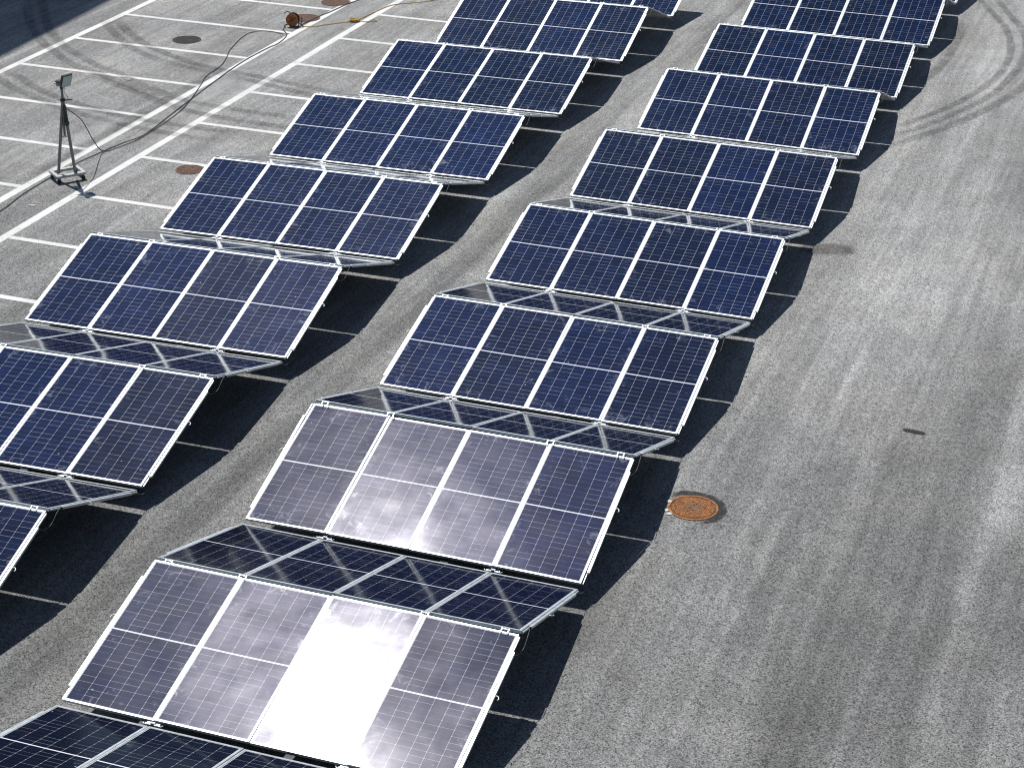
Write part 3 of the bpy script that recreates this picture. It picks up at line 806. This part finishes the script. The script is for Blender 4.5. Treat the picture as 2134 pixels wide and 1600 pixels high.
bm = bmesh.new(); bx(bm, apx.x - .032, apx.x + .032, apx.y - .032, apx.y + .032, apx.z - .035, apx.z + .015); link('collar', mesh('collar', bm, M['black']), lamp)
bm = bmesh.new(); bar(bm, apx + Vector((0, 0, -.02)), apx + rgt * .175 + Vector((0, 0, .0)), 0.016); link('handle', mesh('handle', bm, M['black']), lamp)
wp = Vector((-8.852, 13.042, 1.05)) - B0
bm = bmesh.new(); bar(bm, fR.lerp(apx, .66) + rgt * .0 + Vector((0, 0, 0)), fR.lerp(apx, .92), 0.060, .055); link('winch_arm', mesh('winch_arm', bm, M['darksteel'], bevel=.006), lamp)
bm = bmesh.new(); disc(bm, wp - fwd * .06 + rgt * .005, Vector((-fwd.x, -fwd.y, 0)), 0.042, 0.05, 18); disc(bm, wp - fwd * .1 + rgt * .005, Vector((-fwd.x, -fwd.y, 0)), 0.026, 0.05, 14); link('winch', mesh('winch', bm, M['darksteel']), lamp)
# head: a slab tipped down to the right
top = apx + Vector((0, 0, .21))
nh = Vector((0.93, -0.37, 0)).normalized(); tl = R(22)
hn = (nh * math.cos(tl) - Vector((0, 0, 1)) * math.sin(tl)).normalized(); hu = Vector((-nh.y, nh.x, 0)).normalized(); hv = hn.cross(hu)
if hv.z < 0: hv = -hv
hc = top + rgt * .10 + Vector((0, 0, .125))
HM = Matrix((hu, hv, hn)).transposed().to_4x4(); HM.translation = hc
bm = bmesh.new(); bx(bm, -.105, .105, -.125, .125, -.04, .006, HM); hd = link('lamp_head', mesh('lamp_head', bm, M['black'], bevel=.006), lamp)
bm = bmesh.new(); bx(bm, -.091, .091, -.108, .108, .0065, .0095, HM); link('lens', mesh('lens', bm, M['lampglass']), hd)
bm = bmesh.new()
for i in range(7): bx(bm, -.084 + i * .027, -.078 + i * .027, -.09, .09, -.066, -.041, HM)
link('cooling_fin', mesh('cooling_fin', bm, M['black']), hd)
bm = bmesh.new(); bc = top - rgt * .015 + Vector((0, 0, .08))
bx(bm, bc.x - .06, bc.x + .03, bc.y - .045, bc.y + .045, bc.z - .045, bc.z + .022); link('ballast_box', mesh('ballast_box', bm, M['steel'], bevel=.004), hd)
bm = bmesh.new(); bx(bm, bc.x - .075, bc.x + .045, bc.y - .055, bc.y + .055, bc.z + .024, bc.z + .048); link('ballast_lid', mesh('ballast_lid', bm, M['black'], bevel=.004), hd)
bm = bmesh.new(); bar(bm, bc - rgt * .06 + Vector((0, 0, -.01)), bc - rgt * .11 + Vector((0, 0, -.008)), 0.022); link('cable_gland', mesh('cable_gland', bm, M['steel_light']), hd)
bm = bmesh.new(); bar(bm, top + Vector((0, 0, -.02)), top + Vector((0, 0, .05)), 0.05, .04); bar(bm, top + Vector((0, 0, .03)), hc - hn * .034, 0.03); link('bracket', mesh('bracket', bm, M['black']), hd)
bm = bmesh.new(); tube(bm, smooth_path([hc - hn * .03 - hv * .1, hc - hv * .19 - hu * .02, hc - hv * .25 + rgt * .0, apx + rgt * .09 + Vector((0, 0, .05)), apx + rgt * .10 + Vector((0, 0, .0))], 5), .005, 6); link('lead', mesh('lead', bm, M['cable'], True), lamp)
# its cable hangs down to the ground behind
g1 = apx + Vector((.03, .02, -.16))
bm = bmesh.new(); tube(bm, smooth_path([g1, Vector((-8.90, 13.55, .96)) - B0, Vector((-9.02, 14.05, .42)) - B0, Vector((-9.12, 14.4, .12)) - B0, Vector((-9.13, 14.58, .02)) - B0, Vector((-9.05, 14.66, .018)) - B0], 7), .009, 6)
link('hanging_cable', mesh('hanging_cable', bm, M['cable'], True), lamp)

# ------------------------------------------------------------------ litter
for (x, y, L, a, lb) in ((-8.78, 11.59, .13, .1, 'small white scrap on the asphalt below the floodlight stand'), (-11.13, 18.77, .16, .0, 'white curved scrap lying by a bay line right of floodlight'),
                         (-8.37, 23.94, .06, .4, 'tiny white scrap beside the white line under the yellow rope')):
    bm = bmesh.new(); n = 6; rows = []
    for i in range(n + 1):
        f = i / n - .5; rows.append((bm.verts.new((f * L, -.016 + .03 * f * f, .012 + .02 * abs(f))), bm.verts.new((f * L, .016 + .05 * f * f, .012 + .012 * (f + .5)))))
    for p, q in zip(rows, rows[1:]): bm.faces.new((p[0], q[0], q[1], p[1]))
    bmesh.ops.solidify(bm, geom=list(bm.faces), thickness=.003)
    o = link('litter', mesh('litter', bm, M['white'])); o.location = (x, y, 0.004); o.rotation_euler = (0, 0, a)
    tag(o, lb, 'litter', 'white scraps of litter')

# ------------------------------------------------------------------ the building whose shadow falls on the top left corner (it stands out of frame)
H = 28.0; sh = Vector((SUN.x / SUN.z * H, SUN.y / SUN.z * H, 0))
E0 = Vector((-14.47, 19.13, 0)) + sh; E1 = Vector((-14.84, 24.4, 0)) + sh; ed = (E1 - E0).normalized(); en = Vector((-ed.y, ed.x, 0))
if en.x > 0: en = -en
bld = empty('building', E0 - ed * 3); tag(bld, 'tall grey office block beyond the left edge, shading the top left corner', 'building')
BMx = Matrix((ed, en, Vector((0, 0, 1)))).transposed().to_4x4()
if BMx.to_3x3().determinant() < 0: pass
bm = bmesh.new(); bx(bm, 0, 22, 0.0, 14, 0, H - .6, BMx); link('wall', mesh('wall', bm, M['wall']), bld)
bm = bmesh.new(); bx(bm, -.15, 22.15, 0.0, 14.15, H - .599, H, BMx); link('parapet', mesh('parapet', bm, M['wall']), bld)
for fl in range(8):
    for i in range(7):
        bm = bmesh.new(); x = 1.1 + i * 3.0; z = 1.2 + fl * 3.3
        bx(bm, x, x + 1.8, -.04, .0 - .002, z, z + 1.6, BMx); fr = link('window', mesh('window', bm, M['steel_light']), bld)
        bm = bmesh.new(); bx(bm, x + .08, x + 1.72, -.05, -.042, z + .08, z + 1.52, BMx); link('pane', mesh('pane', bm, M['winglass']), fr)
